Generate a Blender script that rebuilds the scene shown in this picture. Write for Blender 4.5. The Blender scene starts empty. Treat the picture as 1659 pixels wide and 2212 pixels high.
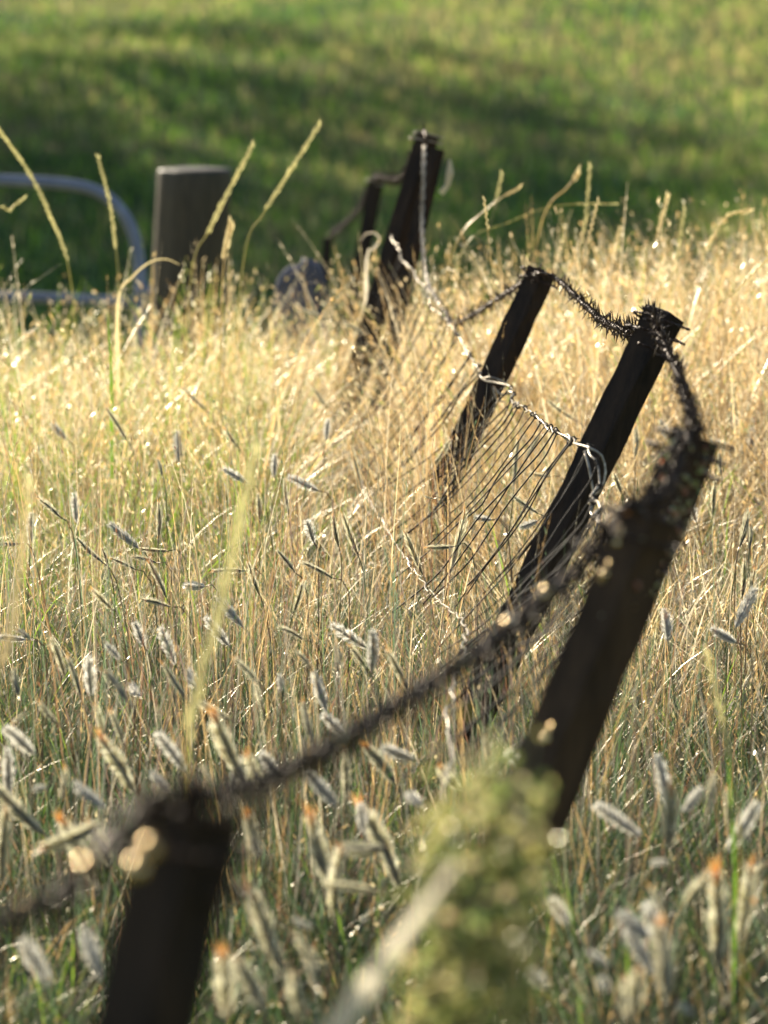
import bpy, math, random
import numpy as np
from mathutils import Vector, Matrix
random.seed(7); rng = np.random.default_rng(7)
sc = bpy.context.scene
COL = sc.collection
PI = math.pi

# ------------------------------------------------------------------ camera frame (photo 1659 x 2212 units)
FPX = 9167.0; HC = 1.60
PITCH = math.atan((1106 + 170) / FPX)
CAM = Vector((0, 0, HC))
FW = Vector((0, math.cos(PITCH), -math.sin(PITCH)))
UP = Vector((0, math.sin(PITCH), math.cos(PITCH)))
RT = Vector((1, 0, 0))
def P(u, v, d):
    return CAM + d * (FW + RT * ((u - 829.5) / FPX) - UP * ((v - 1106) / FPX))

def sstep(a, b, x):
    t = np.clip((np.asarray(x, float) - a) / (b - a), 0, 1); return t * t * (3 - 2 * t)
def ground_np(x, y):
    x = np.asarray(x, float); y = np.asarray(y, float)
    # flat meadow, a crest at about 13 m, a dip, then a rising hillside
    drop = -3.3 * sstep(11.5, 36, y)
    rise = 0.068 * np.maximum(y - 34, 0) - 0.00006 * np.maximum(y - 150, 0) ** 1.6
    bump = 0.035 * np.sin(1.7 * x + 0.6) * np.sin(1.3 * y) + 0.02 * np.sin(3.9 * x + 2.1 * y)
    big = 0.35 * np.sin(0.21 * x + 0.4) * np.sin(0.16 * y + 1.0) * sstep(20, 45, y)
    crest = 0.13 * sstep(-0.4, 1.3, x) * sstep(8.5, 13, y) * (1 - sstep(14, 20, y))
    crest = crest - 0.08 * sstep(-.25, -.8, x) * sstep(9.5, 13, y) * (1 - sstep(14, 20, y))
    return drop + rise + bump + big + crest
def gz(x, y): return float(ground_np(x, y))

# ------------------------------------------------------------------ materials
def new_mat(name):
    m = bpy.data.materials.new(name); m.use_nodes = True
    nt = m.node_tree; nt.nodes.clear()
    out = nt.nodes.new('ShaderNodeOutputMaterial')
    return m, nt, out
def N(nt, t, **kw):
    n = nt.nodes.new(t)
    for k, v in kw.items():
        if k in n.inputs: n.inputs[k].default_value = v
        else: setattr(n, k, v)
    return n
def leaf_mat(name, col=None, attr=None, trans=0.5, gloss=0.08, rough=0.35, tint=(1, 1, 1)):
    """thin plant surface: diffuse + translucent + a little sheen"""
    m, nt, out = new_mat(name); L = nt.links
    if attr:
        a = N(nt, 'ShaderNodeAttribute'); a.attribute_name = attr; csock = a.outputs['Color']
    else:
        tc = N(nt, 'ShaderNodeTexCoord'); no = N(nt, 'ShaderNodeTexNoise', Scale=9.0, Detail=4.0)
        L.new(tc.outputs['Object'], no.inputs['Vector'])
        rp = N(nt, 'ShaderNodeValToRGB')
        rp.color_ramp.elements[0].position = 0.3; rp.color_ramp.elements[1].position = 0.7
        rp.color_ramp.elements[0].color = (*[c * 0.72 for c in col], 1)
        rp.color_ramp.elements[1].color = (*[min(1, c * 1.2) for c in col], 1)
        L.new(no.outputs['Fac'], rp.inputs['Fac']); csock = rp.outputs['Color']
    d = N(nt, 'ShaderNodeBsdfDiffuse'); t = N(nt, 'ShaderNodeBsdfTranslucent')
    g = N(nt, 'ShaderNodeBsdfGlossy', Roughness=rough)
    g.inputs['Color'].default_value = (1, 0.95, 0.85, 1)
    tm = N(nt, 'ShaderNodeMix'); tm.data_type = 'RGBA'; tm.blend_type = 'MULTIPLY'
    tm.inputs[0].default_value = 1.0; tm.inputs[7].default_value = (*tint, 1)
    L.new(csock, tm.inputs[6])
    L.new(csock, d.inputs['Color']); L.new(tm.outputs[2], t.inputs['Color'])
    m1 = N(nt, 'ShaderNodeMixShader'); m1.inputs[0].default_value = trans
    L.new(d.outputs[0], m1.inputs[1]); L.new(t.outputs[0], m1.inputs[2])
    m2 = N(nt, 'ShaderNodeMixShader')
    fr = N(nt, 'ShaderNodeLayerWeight', Blend=0.5); fm = N(nt, 'ShaderNodeMath', operation='POWER'); fm.inputs[1].default_value = 4.0
    fa = N(nt, 'ShaderNodeMath', operation='MULTIPLY_ADD'); fa.inputs[1].default_value = gloss * 4; fa.inputs[2].default_value = gloss * .5
    L.new(fr.outputs['Facing'], fm.inputs[0]); L.new(fm.outputs[0], fa.inputs[0]); L.new(fa.outputs[0], m2.inputs[0])
    L.new(m1.outputs[0], m2.inputs[1]); L.new(g.outputs[0], m2.inputs[2])
    L.new(m2.outputs[0], out.inputs['Surface'])
    return m
def solid_mat(name, c0, c1, scale=20.0, rough=0.7, metallic=0.0, bump=0.0, stretch=(1, 1, 1), spec=0.5, c2=None):
    m, nt, out = new_mat(name); L = nt.links
    tc = N(nt, 'ShaderNodeTexCoord'); mp = N(nt, 'ShaderNodeMapping'); mp.inputs['Scale'].default_value = stretch
    L.new(tc.outputs['Object'], mp.inputs['Vector'])
    no = N(nt, 'ShaderNodeTexNoise', Scale=scale, Detail=8.0, Roughness=0.65); L.new(mp.outputs[0], no.inputs['Vector'])
    rp = N(nt, 'ShaderNodeValToRGB')
    rp.color_ramp.elements[0].position = 0.32; rp.color_ramp.elements[1].position = 0.68
    rp.color_ramp.elements[0].color = (*c0, 1); rp.color_ramp.elements[1].color = (*c1, 1)
    if c2:
        e = rp.color_ramp.elements.new(0.8); e.color = (*c2, 1)
    L.new(no.outputs['Fac'], rp.inputs['Fac'])
    b = N(nt, 'ShaderNodeBsdfPrincipled'); b.inputs['Roughness'].default_value = rough; b.inputs['Metallic'].default_value = metallic
    b.inputs['Specular IOR Level'].default_value = spec
    L.new(rp.outputs['Color'], b.inputs['Base Color'])
    if bump:
        bp = N(nt, 'ShaderNodeBump', Strength=bump, Distance=0.004); L.new(no.outputs['Fac'], bp.inputs['Height']); L.new(bp.outputs[0], b.inputs['Normal'])
    L.new(b.outputs[0], out.inputs['Surface'])
    return m

M = {}
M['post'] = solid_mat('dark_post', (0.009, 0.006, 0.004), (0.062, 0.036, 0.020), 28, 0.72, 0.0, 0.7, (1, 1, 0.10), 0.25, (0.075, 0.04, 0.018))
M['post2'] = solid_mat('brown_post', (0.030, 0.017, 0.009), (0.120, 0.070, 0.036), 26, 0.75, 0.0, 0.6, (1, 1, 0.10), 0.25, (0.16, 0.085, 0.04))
M['oldwood'] = solid_mat('weathered_post', (0.030, 0.023, 0.011), (0.115, 0.084, 0.044), 14, 0.55, 0, 0.6, (4, 4, 0.35), 0.5)
M['rust'] = solid_mat('rusty_wire', (0.025, 0.014, 0.009), (0.085, 0.046, 0.027), 60, 0.42, 0.45, 0.2)
M['wire'] = solid_mat('galvanised_wire', (0.12, 0.085, 0.055), (0.78, 0.69, 0.55), 75, 0.33, 0.4, 0.1)
M['stay'] = solid_mat('dull_wire', (0.008, 0.006, 0.004), (0.045, 0.028, 0.017), 40, 0.7, 0.0, 0.1)
M['bead'] = solid_mat('glint_metal', (0.75, 0.5, 0.24), (0.9, 0.70, 0.40), 40, 0.24, 1.0)  # mirror-like metal of the beads added for sun sparkle
M['tube'] = solid_mat('galvanised_tube', (0.20, 0.215, 0.265), (0.33, 0.35, 0.42), 10, 0.5, 0.1, 0.1)
M['rock'] = solid_mat('pale_rock', (0.07, 0.07, 0.085), (0.22, 0.21, 0.235), 12, 0.9, 0, 0.6)
M['core'] = leaf_mat('seed_core', (0.13, 0.12, 0.11), trans=0.25, gloss=0.05)
M['corepale'] = leaf_mat('seed_core_pale', (0.40, 0.38, 0.36), trans=0.3, gloss=0.05)
M['hair'] = leaf_mat('seed_hair', (0.99, 0.89, 0.64), trans=0.88, gloss=0.30, rough=0.46)
M['hairw'] = leaf_mat('seed_hair_white', (0.98, 0.93, 0.79), trans=0.82, gloss=0.28, rough=0.46)
M['awn'] = leaf_mat('orange_awn', (0.84, 0.56, 0.24), trans=0.75, gloss=0.04, tint=(1, .8, .6))
M['stemr'] = leaf_mat('reddish_stem', (0.30, 0.19, 0.11), trans=0.3, gloss=0.1)
M['stemg'] = leaf_mat('green_stem', (0.20, 0.24, 0.10), trans=0.3, gloss=0.1)
M['straw'] = leaf_mat('straw_spike', (0.88, 0.72, 0.38), trans=0.75, gloss=0.15)
M['strawg'] = leaf_mat('greenish_spike', (0.80, 0.74, 0.34), trans=0.75, gloss=0.15)
M['leaf'] = leaf_mat('pale_leaf', (0.96, 0.80, 0.62), trans=0.75, gloss=0.12)
M['brightleaf'] = leaf_mat('fresh_leaf', (0.20, 0.38, 0.03), trans=0.6, gloss=0.1)
M['bud'] = leaf_mat('bush_buds', attr='Col', trans=0.8, gloss=0.10)
M['glints'] = leaf_mat('glints', attr='Col', trans=0.5, gloss=0.2)
M['grass'] = leaf_mat('meadow_blades', attr='Col', trans=0.78, gloss=0.19, rough=0.34, tint=(1.0, 0.945, 0.80))
M['hgrass'] = leaf_mat('hill_blades', attr='Col', trans=0.7, gloss=0.03, rough=0.5, tint=(1.0, 0.98, 0.7))
M['bark'] = solid_mat('tree_bark', (0.05, 0.035, 0.025), (0.14, 0.10, 0.07), 6, 0.9, 0, 0.8, (3, 3, 0.5))
M['crown'] = leaf_mat('tree_leaves', (0.05, 0.085, 0.025), trans=0.3, gloss=0.05)

# ------------------------------------------------------------------ object helpers
def link(name, me, m, parent=None):
    o = bpy.data.objects.new(name, me); COL.objects.link(o)
    if m is not None and not me.materials: me.materials.append(m)
    if parent is not None: o.parent = parent
    return o
def tag(o, label=None, cat=None, group=None, kind=None):
    if label: o['label'] = label
    if cat: o['category'] = cat
    if group: o['group'] = group
    if kind: o['kind'] = kind
    return o
def empty(name, loc):
    o = bpy.data.objects.new(name, None); COL.objects.link(o); o.location = loc; o.empty_display_size = .05
    return o
class MB:
    def __init__(s): s.v = []; s.f = []; s.c = []
    def add(s, vs, fs, col=None):
        k = len(s.v); s.v += [tuple(x) for x in vs]; s.f += [tuple(i + k for i in f) for f in fs]
        if col is not None: s.c += [col] * len(vs)
    def mesh(s, name, smooth=False, origin=None):
        me = bpy.data.meshes.new(name)
        vs = s.v if origin is None else [(a - origin[0], b - origin[1], c - origin[2]) for a, b, c in s.v]
        me.from_pydata(vs, [], s.f); me.update()
        if smooth: me.polygons.foreach_set('use_smooth', [True] * len(me.polygons))
        if s.c:
            at = me.color_attributes.new('Col', 'FLOAT_COLOR', 'POINT')
            at.data.foreach_set('color', np.array([(*c, 1) for c in s.c], dtype=np.float32).ravel())
        return me
    def tube(s, pts, r, n=6, cap=True, col=None):
        pts = [Vector(p) for p in pts]; k0 = len(pts)
        rr = r if hasattr(r, '__len__') else [r] * k0
        t = (pts[1] - pts[0]).normalized()
        a = t.orthogonal().normalized(); vs = []
        for i, p in enumerate(pts):
            t2 = (pts[min(i + 1, k0 - 1)] - pts[max(i - 1, 0)])
            t2 = t2.normalized() if t2.length > 1e-9 else t
            a = (a - t2 * a.dot(t2)); a = a.normalized() if a.length > 1e-9 else t2.orthogonal().normalized()
            b = t2.cross(a); t = t2
            for j in range(n):
                w = 2 * PI * j / n
                vs.append(p + (a * math.cos(w) + b * math.sin(w)) * rr[i])
        fs = [(i * n + j, i * n + (j + 1) % n, (i + 1) * n + (j + 1) % n, (i + 1) * n + j) for i in range(k0 - 1) for j in range(n)]
        if cap: fs += [tuple(range(n))[::-1], tuple(range((k0 - 1) * n, k0 * n))]
        s.add(vs, fs, col)
def spline(pts, step):
    """Catmull-Rom through points, resampled about every step metres"""
    pts = [Vector(p) for p in pts]; out = []
    ex = [pts[0] * 2 - pts[1]] + pts + [pts[-1] * 2 - pts[-2]]
    for i in range(1, len(ex) - 2):
        p0, p1, p2, p3 = ex[i - 1:i + 3]
        n = max(2, int((p2 - p1).length / step))
        for k in range(n):
            t = k / n
            out.append(0.5 * ((2 * p1) + (p2 - p0) * t + (2 * p0 - 5 * p1 + 4 * p2 - p3) * t * t + (3 * p1 - p0 - 3 * p2 + p3) * t ** 3))
    out.append(pts[-1]); return out
def even(pts, step):
    pts = [Vector(p) for p in pts]; out = [pts[0].copy()]; acc = 0
    for a, b in zip(pts, pts[1:]):
        L = (b - a).length
        if L < 1e-9: continue
        s = step - acc
        while s <= L:
            out.append(a.lerp(b, s / L)); s += step
        acc = (acc + L) % step if s > L else acc
        acc = L - (s - step)
    return out
def frame(t):
    t = t.normalized(); a = t.cross(Vector((0, 0, 1)))
    a = a.normalized() if a.length > 1e-3 else Vector((1, 0, 0))
    return t, a, t.cross(a)

# ------------------------------------------------------------------ ground sheet
def build_ground():
    ys = np.concatenate([np.arange(-6, 16, .35), np.arange(16, 120, 1.2), np.geomspace(120, 2600, 40)])
    xs = np.concatenate([-np.geomspace(1600, 24, 26), np.arange(-20, -4, 1.0), np.arange(-4, 4, .35), np.arange(4, 20, 1.0), np.geomspace(24, 1600, 26)])
    X, Y = np.meshgrid(xs, ys); Z = ground_np(X, Y)
    v = np.stack([X, Y, Z], -1).reshape(-1, 3); nx = len(xs)
    i = np.arange(len(ys) - 1)[:, None] * nx + np.arange(nx - 1)[None, :]
    f = np.stack([i, i + 1, i + 1 + nx, i + nx], -1).reshape(-1, 4)
    me = bpy.data.meshes.new('ground'); me.from_pydata(v.tolist(), [], f.tolist()); me.update()
    me.polygons.foreach_set('use_smooth', [True] * len(me.polygons))
    m, nt, out = new_mat('pasture_soil'); L = nt.links
    ge = N(nt, 'ShaderNodeNewGeometry')
    n1 = N(nt, 'ShaderNodeTexNoise', Scale=0.22, Detail=6.0, Roughness=0.6); L.new(ge.outputs['Position'], n1.inputs['Vector'])
    n2 = N(nt, 'ShaderNodeTexNoise', Scale=2.2, Detail=6.0, Roughness=0.7); L.new(ge.outputs['Position'], n2.inputs['Vector'])
    mx = N(nt, 'ShaderNodeMath', operation='MULTIPLY_ADD'); mx.inputs[1].default_value = 0.45; L.new(n2.outputs['Fac'], mx.inputs[0])
    L.new(n1.outputs['Fac'], mx.inputs[2])
    rp = N(nt, 'ShaderNodeValToRGB'); e = rp.color_ramp.elements
    e[0].position = .52; e[0].color = (0.034, 0.066, 0.022, 1); e[1].position = .90; e[1].color = (0.26, 0.21, 0.09, 1)
    k = e.new(.70); k.color = (0.07, 0.105, 0.03, 1)
    L.new(mx.outputs[0], rp.inputs['Fac'])
    b = N(nt, 'ShaderNodeBsdfPrincipled', Roughness=0.95); b.inputs['Specular IOR Level'].default_value = .1
    L.new(rp.outputs['Color'], b.inputs['Base Color'])
    bp = N(nt, 'ShaderNodeBump', Strength=0.8, Distance=0.15); L.new(n2.outputs['Fac'], bp.inputs['Height']); L.new(bp.outputs[0], b.inputs['Normal'])
    L.new(b.outputs[0], out.inputs['Surface'])
    tag(link('ground', me, m), kind='structure')
build_ground()

# ------------------------------------------------------------------ grass (numpy ribbons)
class Blades:
    def __init__(s): s.V = []; s.F = []; s.C = []; s.n = 0
    def ribbons(s, x, y, L, w, az, lean, droop, c0, c1, seg=5, z=None, tw=None, kink=0.0):
        n = len(x); S = seg + 1
        z = ground_np(x, y) - 0.01 if z is None else z
        t = np.linspace(0, 1, S)[None, :]
        lat = L[:, None] * (np.sin(lean)[:, None] * t + droop[:, None] * t ** 2.2)
        hgt = L[:, None] * (np.cos(lean)[:, None] * t - 0.42 * np.abs(droop)[:, None] * t ** 2.6)
        if kink: lat = lat + L[:, None] * kink * np.sin(t * 6.0 + rng.uniform(0, 6, (n, 1))) * t
        px = x[:, None] + lat * np.cos(az)[:, None]; py = y[:, None] + lat * np.sin(az)[:, None]; pz = z[:, None] + hgt
        fa = rng.uniform(0, 2 * PI, n) if tw is None else tw
        wd = w[:, None] * np.clip(1.08 - t ** 2.5, 0.12, 1) * .5
        wx = np.cos(fa)[:, None] * wd; wy = np.sin(fa)[:, None] * wd
        A = np.stack([px - wx, py - wy, pz], -1); B = np.stack([px + wx, py + wy, pz], -1)
        v = np.stack([A, B], 2).reshape(-1, 3)
        b = (np.arange(n) * S * 2)[:, None] + (np.arange(seg) * 2)[None, :]
        f = np.stack([b, b + 1, b + 3, b + 2], -1).reshape(-1, 4) + s.n
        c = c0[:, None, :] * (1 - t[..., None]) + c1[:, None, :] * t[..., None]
        c = np.repeat(c[:, :, None, :], 2, 2).reshape(-1, 3)
        s.V.append(v); s.F.append(f); s.C.append(c); s.n += len(v)
        return px, py, pz
    def flakes(s, p, d, L, w, c):
        """small pointed husks: p centre base, d direction"""
        n = len(p); d = d / np.linalg.norm(d, axis=1, keepdims=True)
        r = rng.normal(size=(n, 3)); sd = np.cross(d, r); sd /= np.linalg.norm(sd, axis=1, keepdims=True)
        a = p; b = p + d * L[:, None] * .45 + sd * w[:, None] * .5; e = p + d * L[:, None]; f_ = p + d * L[:, None] * .45 - sd * w[:, None] * .5
        v = np.stack([a, b, e, f_], 1).reshape(-1, 3)
        f = (np.arange(n) * 4)[:, None] + np.arange(4)[None, :] + s.n
        s.V.append(v); s.F.append(f); s.C.append(np.repeat(c, 4, 0)); s.n += len(v)
    def build(s, name, m, label, cat):
        V = np.concatenate(s.V).astype(np.float32); F = np.concatenate(s.F).astype(np.int32); C = np.concatenate(s.C)
        me = bpy.data.meshes.new(name); me.vertices.add(len(V)); me.vertices.foreach_set('co', V.ravel())
        me.loops.add(F.size); me.loops.foreach_set('vertex_index', F.ravel())
        me.polygons.add(len(F)); me.polygons.foreach_set('loop_start', np.arange(0, F.size, 4, dtype=np.int32))
        me.update(calc_edges=True)
        at = me.color_attributes.new('Col', 'FLOAT_COLOR', 'POINT')
        at.data.foreach_set('color', np.concatenate([np.clip(C, 0, 1), np.ones((len(C), 1))], 1).astype(np.float32).ravel())
        return tag(link(name, me, m), label, cat, kind='stuff')

PAL = {k: np.array(v) for k, v in dict(
    straw=(.90, .65, .33), pale=(.94, .78, .53), cream=(.98, .90, .74), tan=(.52, .36, .19), red=(.32, .16, .10),
    green=(.060, .130, .034), bright=(.27, .46, .04), blue=(.155, .25, .155), olive=(.30, .34, .12), grey=(.33, .33, .31), dark=(.022, .045, .020), mauve=(.28, .19, .18)).items()}
def pick(names, probs, n):
    a = np.array([PAL[k] for k in names]); i = rng.choice(len(names), n, p=np.array(probs) / sum(probs))
    return a[i] * rng.uniform(.72, 1.25, (n, 1))
HW = 829.5 / FPX
def field(n, y0, y1, margin):
    """random spots over the viewed wedge plus a margin, by area"""
    y = np.empty(0); x = np.empty(0)
    while len(y) < n:
        yy = rng.uniform(y0, y1, n * 2); h = yy * HW + margin; hm = y1 * HW + margin
        xx = rng.uniform(-hm, hm, n * 2); k = np.abs(xx) < h
        y = np.concatenate([y, yy[k]]); x = np.concatenate([x, xx[k]])
    return x[:n], y[:n]
def dry_and_sunlit(x, y):
    return sstep(7.9, 10.7, y + 0.25 * np.sin(2.3 * x + 1) + 0.3 * np.sin(1.1 * y) + .5 * (x / (y * HW)) * (x > 0))  # drier with depth; sunlit gold far and shaded green near put into colour

def trodden(x, y):
    """thin patches at the feet of the two farther posts"""
    return ((x > -.27) & (x < .07) & (y > 9.7) & (y < 12.65)) | ((x > -.02) & (x < .24) & (y > 8.7) & (y < 10.25))
def meadow():
    g = Blades()
    # tussocks
    cx, cy = field(1500, 4.2, 13.6, .55)
    dr = dry_and_sunlit(cx, cy)
    k = ~(trodden(cx, cy) & (rng.uniform(0, 1, len(cx)) < .92)); cx, cy, dr = cx[k], cy[k], dr[k]
    nb = rng.integers(45, 110, len(cx))
    X = np.repeat(cx, nb); Y = np.repeat(cy, nb); D = np.repeat(dr, nb); n = len(X)
    ang = rng.uniform(0, 2 * PI, n); rad = np.abs(rng.normal(0, .035, n))
    tall = np.repeat(rng.uniform(.75, 1.15, len(cx)), nb)
    x = X + rad * np.cos(ang); y = Y + rad * np.sin(ang)
    fx = np.exp(-((X - (.265 - .085 * (Y - 7.55))) / .3) ** 2) * (Y < 8.6)      # taller along the fence
    L = rng.uniform(.10, .22, n) * tall * (1 + .85 * D) * (1 + .5 * fx * (1 - D)) * (1 - .38 * (1 - sstep(6.0, 8.0, Y))); lean = np.minimum(np.abs(rng.normal(0, .40, n)) + rad * 3.5, 1.25); droop = np.abs(rng.normal(0, .28, n)) * (.6 + 1.0 * D)
    w = rng.uniform(.0012, .0032, n) * (1 + .7 * D)
    cg = pick(['green', 'bright', 'blue', 'olive', 'tan', 'red', 'grey', 'dark', 'straw', 'mauve'], [5.5, .9, 4.8, 1.0, .8, .8, 1.5, 2.8, .4, .8], n)
    cd = pick(['straw', 'pale', 'cream', 'tan', 'olive', 'bright', 'green'], [4.2, 3.6, 1.8, 1.6, 1.0, .55, .4], n)
    # one tone per tussock mixes with one per blade
    dry = rng.uniform(0, 1, n) < (D * .96 + .03)
    c = np.where(dry[:, None], cd, cg)
    left = (x < -.25 * y * HW - .05) & (y > 9.2)      # greener patch on the left below the gate
    k = left & (rng.uniform(0, 1, n) < .62 * np.repeat((rng.uniform(0, 1, len(cx)) < .75) * 1.0, nb)); c[k] = pick(['bright', 'olive', 'green'], [5, 1.5, .7], int(k.sum())) * 1.15
    g.ribbons(x, y, L, w, ang + rng.normal(0, .5, n), lean, droop, c * .45, c * 1.12, 5)  # blade feet darkened: shade of the gaps put into the colour
    # broad dry leaves, bent over, their cream colour painting highlights into the sunlit zone
    n = 10000; x, y = field(n, 8.3, 13.8, .5); k = rng.uniform(0, 1, n) < .35 + .65 * dry_and_sunlit(x, y); x, y = x[k], y[k]; n = len(x)
    k = ~(trodden(x, y) & (rng.uniform(0, 1, n) < .85)); x, y = x[k], y[k]; n = len(x)
    c = pick(['cream', 'pale', 'straw', 'bright', 'olive'], [5, 3, 1.5, .8, .5], n)
    lf = (x < -.02 * y - .03) & (rng.uniform(0, 1, n) < .6); c[lf] = pick(['bright', 'olive'], [5, 1], int(lf.sum())) * 1.25
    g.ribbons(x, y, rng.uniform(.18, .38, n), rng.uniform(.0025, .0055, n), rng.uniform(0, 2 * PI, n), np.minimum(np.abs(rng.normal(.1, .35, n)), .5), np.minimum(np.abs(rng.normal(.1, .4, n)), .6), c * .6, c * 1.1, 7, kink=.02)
    # a few longer blades among the near grass
    n = 1500; x, y = field(n, 5.0, 9.5, .5)
    c = pick(['blue', 'green', 'bright', 'grey', 'straw', 'mauve'], [3, 3, 1.2, 2, 1, 1], n)
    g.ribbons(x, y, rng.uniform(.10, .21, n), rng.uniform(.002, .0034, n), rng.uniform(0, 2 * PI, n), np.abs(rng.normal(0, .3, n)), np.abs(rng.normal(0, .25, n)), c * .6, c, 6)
    # taller, very thin straight stems, loose tussocks the picture looks through
    cx, cy = field(150, 6.3, 12.4, .45); k = ~(trodden(cx, cy) & (rng.uniform(0, 1, 150) < .6)); cx, cy = cx[k], cy[k]; nb = rng.integers(8, 26, len(cx)); X = np.repeat(cx, nb); Y = np.repeat(cy, nb)
    ex, ey = rng.normal(-.28, .30, 520), rng.normal(8.1, .75, 520); X = np.concatenate([X, ex, rng.normal(.22, .12, 200), rng.normal(.13, .10, 160)]); Y = np.concatenate([Y, ey, rng.normal(6.95, .25, 200), rng.normal(9.55, .3, 160)]); n = len(X)
    Ds = dry_and_sunlit(X, Y); c = np.where((rng.uniform(0, 1, n) < .2 + .6 * Ds)[:, None], pick(['straw', 'pale', 'tan', 'cream'], [2, 2, 2, 1], n), pick(['grey', 'mauve', 'tan', 'blue', 'red', 'green'], [3, 2, 2, 2, 1.2, 1.5], n))
    x = X + rng.normal(0, .05, n); y = Y + rng.normal(0, .05, n); az = np.arctan2(y - Y, x - X)
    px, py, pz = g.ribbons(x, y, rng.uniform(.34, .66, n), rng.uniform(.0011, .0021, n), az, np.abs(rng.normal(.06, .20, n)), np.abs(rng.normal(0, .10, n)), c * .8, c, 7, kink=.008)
    for seg_i in (6, 7, 7, 7):
        k = rng.uniform(0, 1, n) < .6; t = rng.uniform(0, 1, k.sum()); a = seg_i - 1
        q0 = np.stack([px[k, a], py[k, a], pz[k, a]], -1); q1 = np.stack([px[k, seg_i], py[k, seg_i], pz[k, seg_i]], -1); p = q0 + (q1 - q0) * t[:, None]
        d = (q1 - q0) / np.linalg.norm(q1 - q0, axis=1, keepdims=True) + rng.normal(0, .15, (len(p), 3)); g.flakes(p, d, rng.uniform(.008, .016, len(p)), rng.uniform(.0014, .003, len(p)), c[k])
    # filler undergrowth, short
    n = 52000; x, y = field(n, 4.0, 14.5, .8); D = dry_and_sunlit(x, y)
    k = ~(trodden(x, y) & (rng.uniform(0, 1, n) < .5)); x, y, D = x[k], y[k], D[k]; n = len(x)
    c = np.where((rng.uniform(0, 1, n) < D)[:, None], pick(['straw', 'tan', 'dark', 'olive'], [2, 3, 3, 1], n), pick(['green', 'blue', 'dark', 'tan', 'bright'], [3, 2, 4, 1.0, .5], n))  # dark blades among the dry ones stand in for shadow
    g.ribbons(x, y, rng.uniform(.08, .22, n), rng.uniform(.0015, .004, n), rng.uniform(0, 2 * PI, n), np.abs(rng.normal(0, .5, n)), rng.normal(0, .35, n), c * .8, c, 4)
    # thin upright flowering stems, with small husks towards the top
    n = 30000; x, y = field(n, 4.4, 13.8, .6); k = rng.uniform(0, 1, n) < np.where(y < 9.2, 1, .55) * np.where(trodden(x, y), .22, 1); x, y = x[k], y[k]; n = len(x); D = dry_and_sunlit(x, y)
    c = np.where((rng.uniform(0, 1, n) < D)[:, None], pick(['straw', 'pale', 'cream', 'tan'], [3, 3, 2, 1], n), pick(['tan', 'red', 'grey', 'blue', 'green', 'straw', 'mauve'], [.9, 1.1, 2.2, 3.2, 4.4, .6, 1.4], n))
    L = rng.uniform(.14, .29, n) * (1 + .70 * D) * (1 - .42 * (1 - sstep(6.0, 8.0, y)))
    lf = (x < -.02 * y - .03) & (y > 9.0) & (rng.uniform(0, 1, n) < .5); c[lf] = pick(['bright', 'olive'], [4, 1], int(lf.sum())) * 1.2
    px, py, pz = g.ribbons(x, y, L, rng.uniform(.0009, .0018, n), rng.uniform(0, 2 * PI, n), np.minimum(np.abs(rng.normal(0, .55, n)), 1.35), np.abs(rng.normal(0, .26, n)), c * .5, c, 6, kink=.02)  # stem feet darkened too, as painted shade
    for seg_i in (3, 4, 5, 5, 6, 6):
        k = rng.uniform(0, 1, n) < (.22 + .50 * D)
        t = rng.uniform(0, 1, k.sum()); a = seg_i - 1
        q0 = np.stack([px[k, a], py[k, a], pz[k, a]], -1); q1 = np.stack([px[k, seg_i], py[k, seg_i], pz[k, seg_i]], -1)
        p = q0 + (q1 - q0) * t[:, None]; m_ = len(p)
        d = (q1 - q0) / np.linalg.norm(q1 - q0, axis=1, keepdims=True) + rng.normal(0, .35, (m_, 3))
        Dk = D[k]
        cc = np.where((rng.uniform(0, 1, m_) < .45 + .55 * Dk)[:, None], pick(['cream', 'pale', 'straw'], [2.5, 3, 1.5], m_), pick(['grey', 'red', 'tan'], [2, 1, 1], m_))
        g.flakes(p, d, rng.uniform(.007, .015, m_) * (1 + .5 * Dk), rng.uniform(.0018, .0042, m_) * (1 + .6 * Dk), cc)
    g.build('meadow_grass', M['grass'], 'tangled gold and green grass growing all around the leaning fence', 'grass')
    # crest: longer seeding grass standing above the edge, thinner
    g = Blades()
    n = 5200; x, y = field(n, 10.4, 14.3, .5)
    k = ~trodden(x, y); x, y = x[k], y[k]; n = len(x)
    hm = 1 + .32 * np.sin(5.1 * x + 1.2 * y) * np.sin(3.3 * x - 2.1 * y + 1) + .18 * sstep(-.2, .6, x)
    c = pick(['straw', 'pale', 'olive', 'tan', 'bright', 'cream'], [3, 3, 1.2, 1, .7, 1.5], n)
    k = (x < -.35) & (rng.uniform(0, 1, n) < .25); c[k] = PAL['bright'] * 1.1
    L = rng.uniform(.28, .56, n) * hm * np.where(rng.uniform(0, 1, n) < .2, 1.4, 1)
    L = np.minimum(L * (1 + .22 * sstep(-.1, .5, x)), .66 + rng.uniform(-.1, .06, n))
    px, py, pz = g.ribbons(x, y, L, rng.uniform(.003, .006, n), rng.uniform(0, 2 * PI, n), np.abs(rng.normal(0, .32, n)), np.abs(rng.normal(0, .3, n)), c * .9, c, 7)
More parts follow.
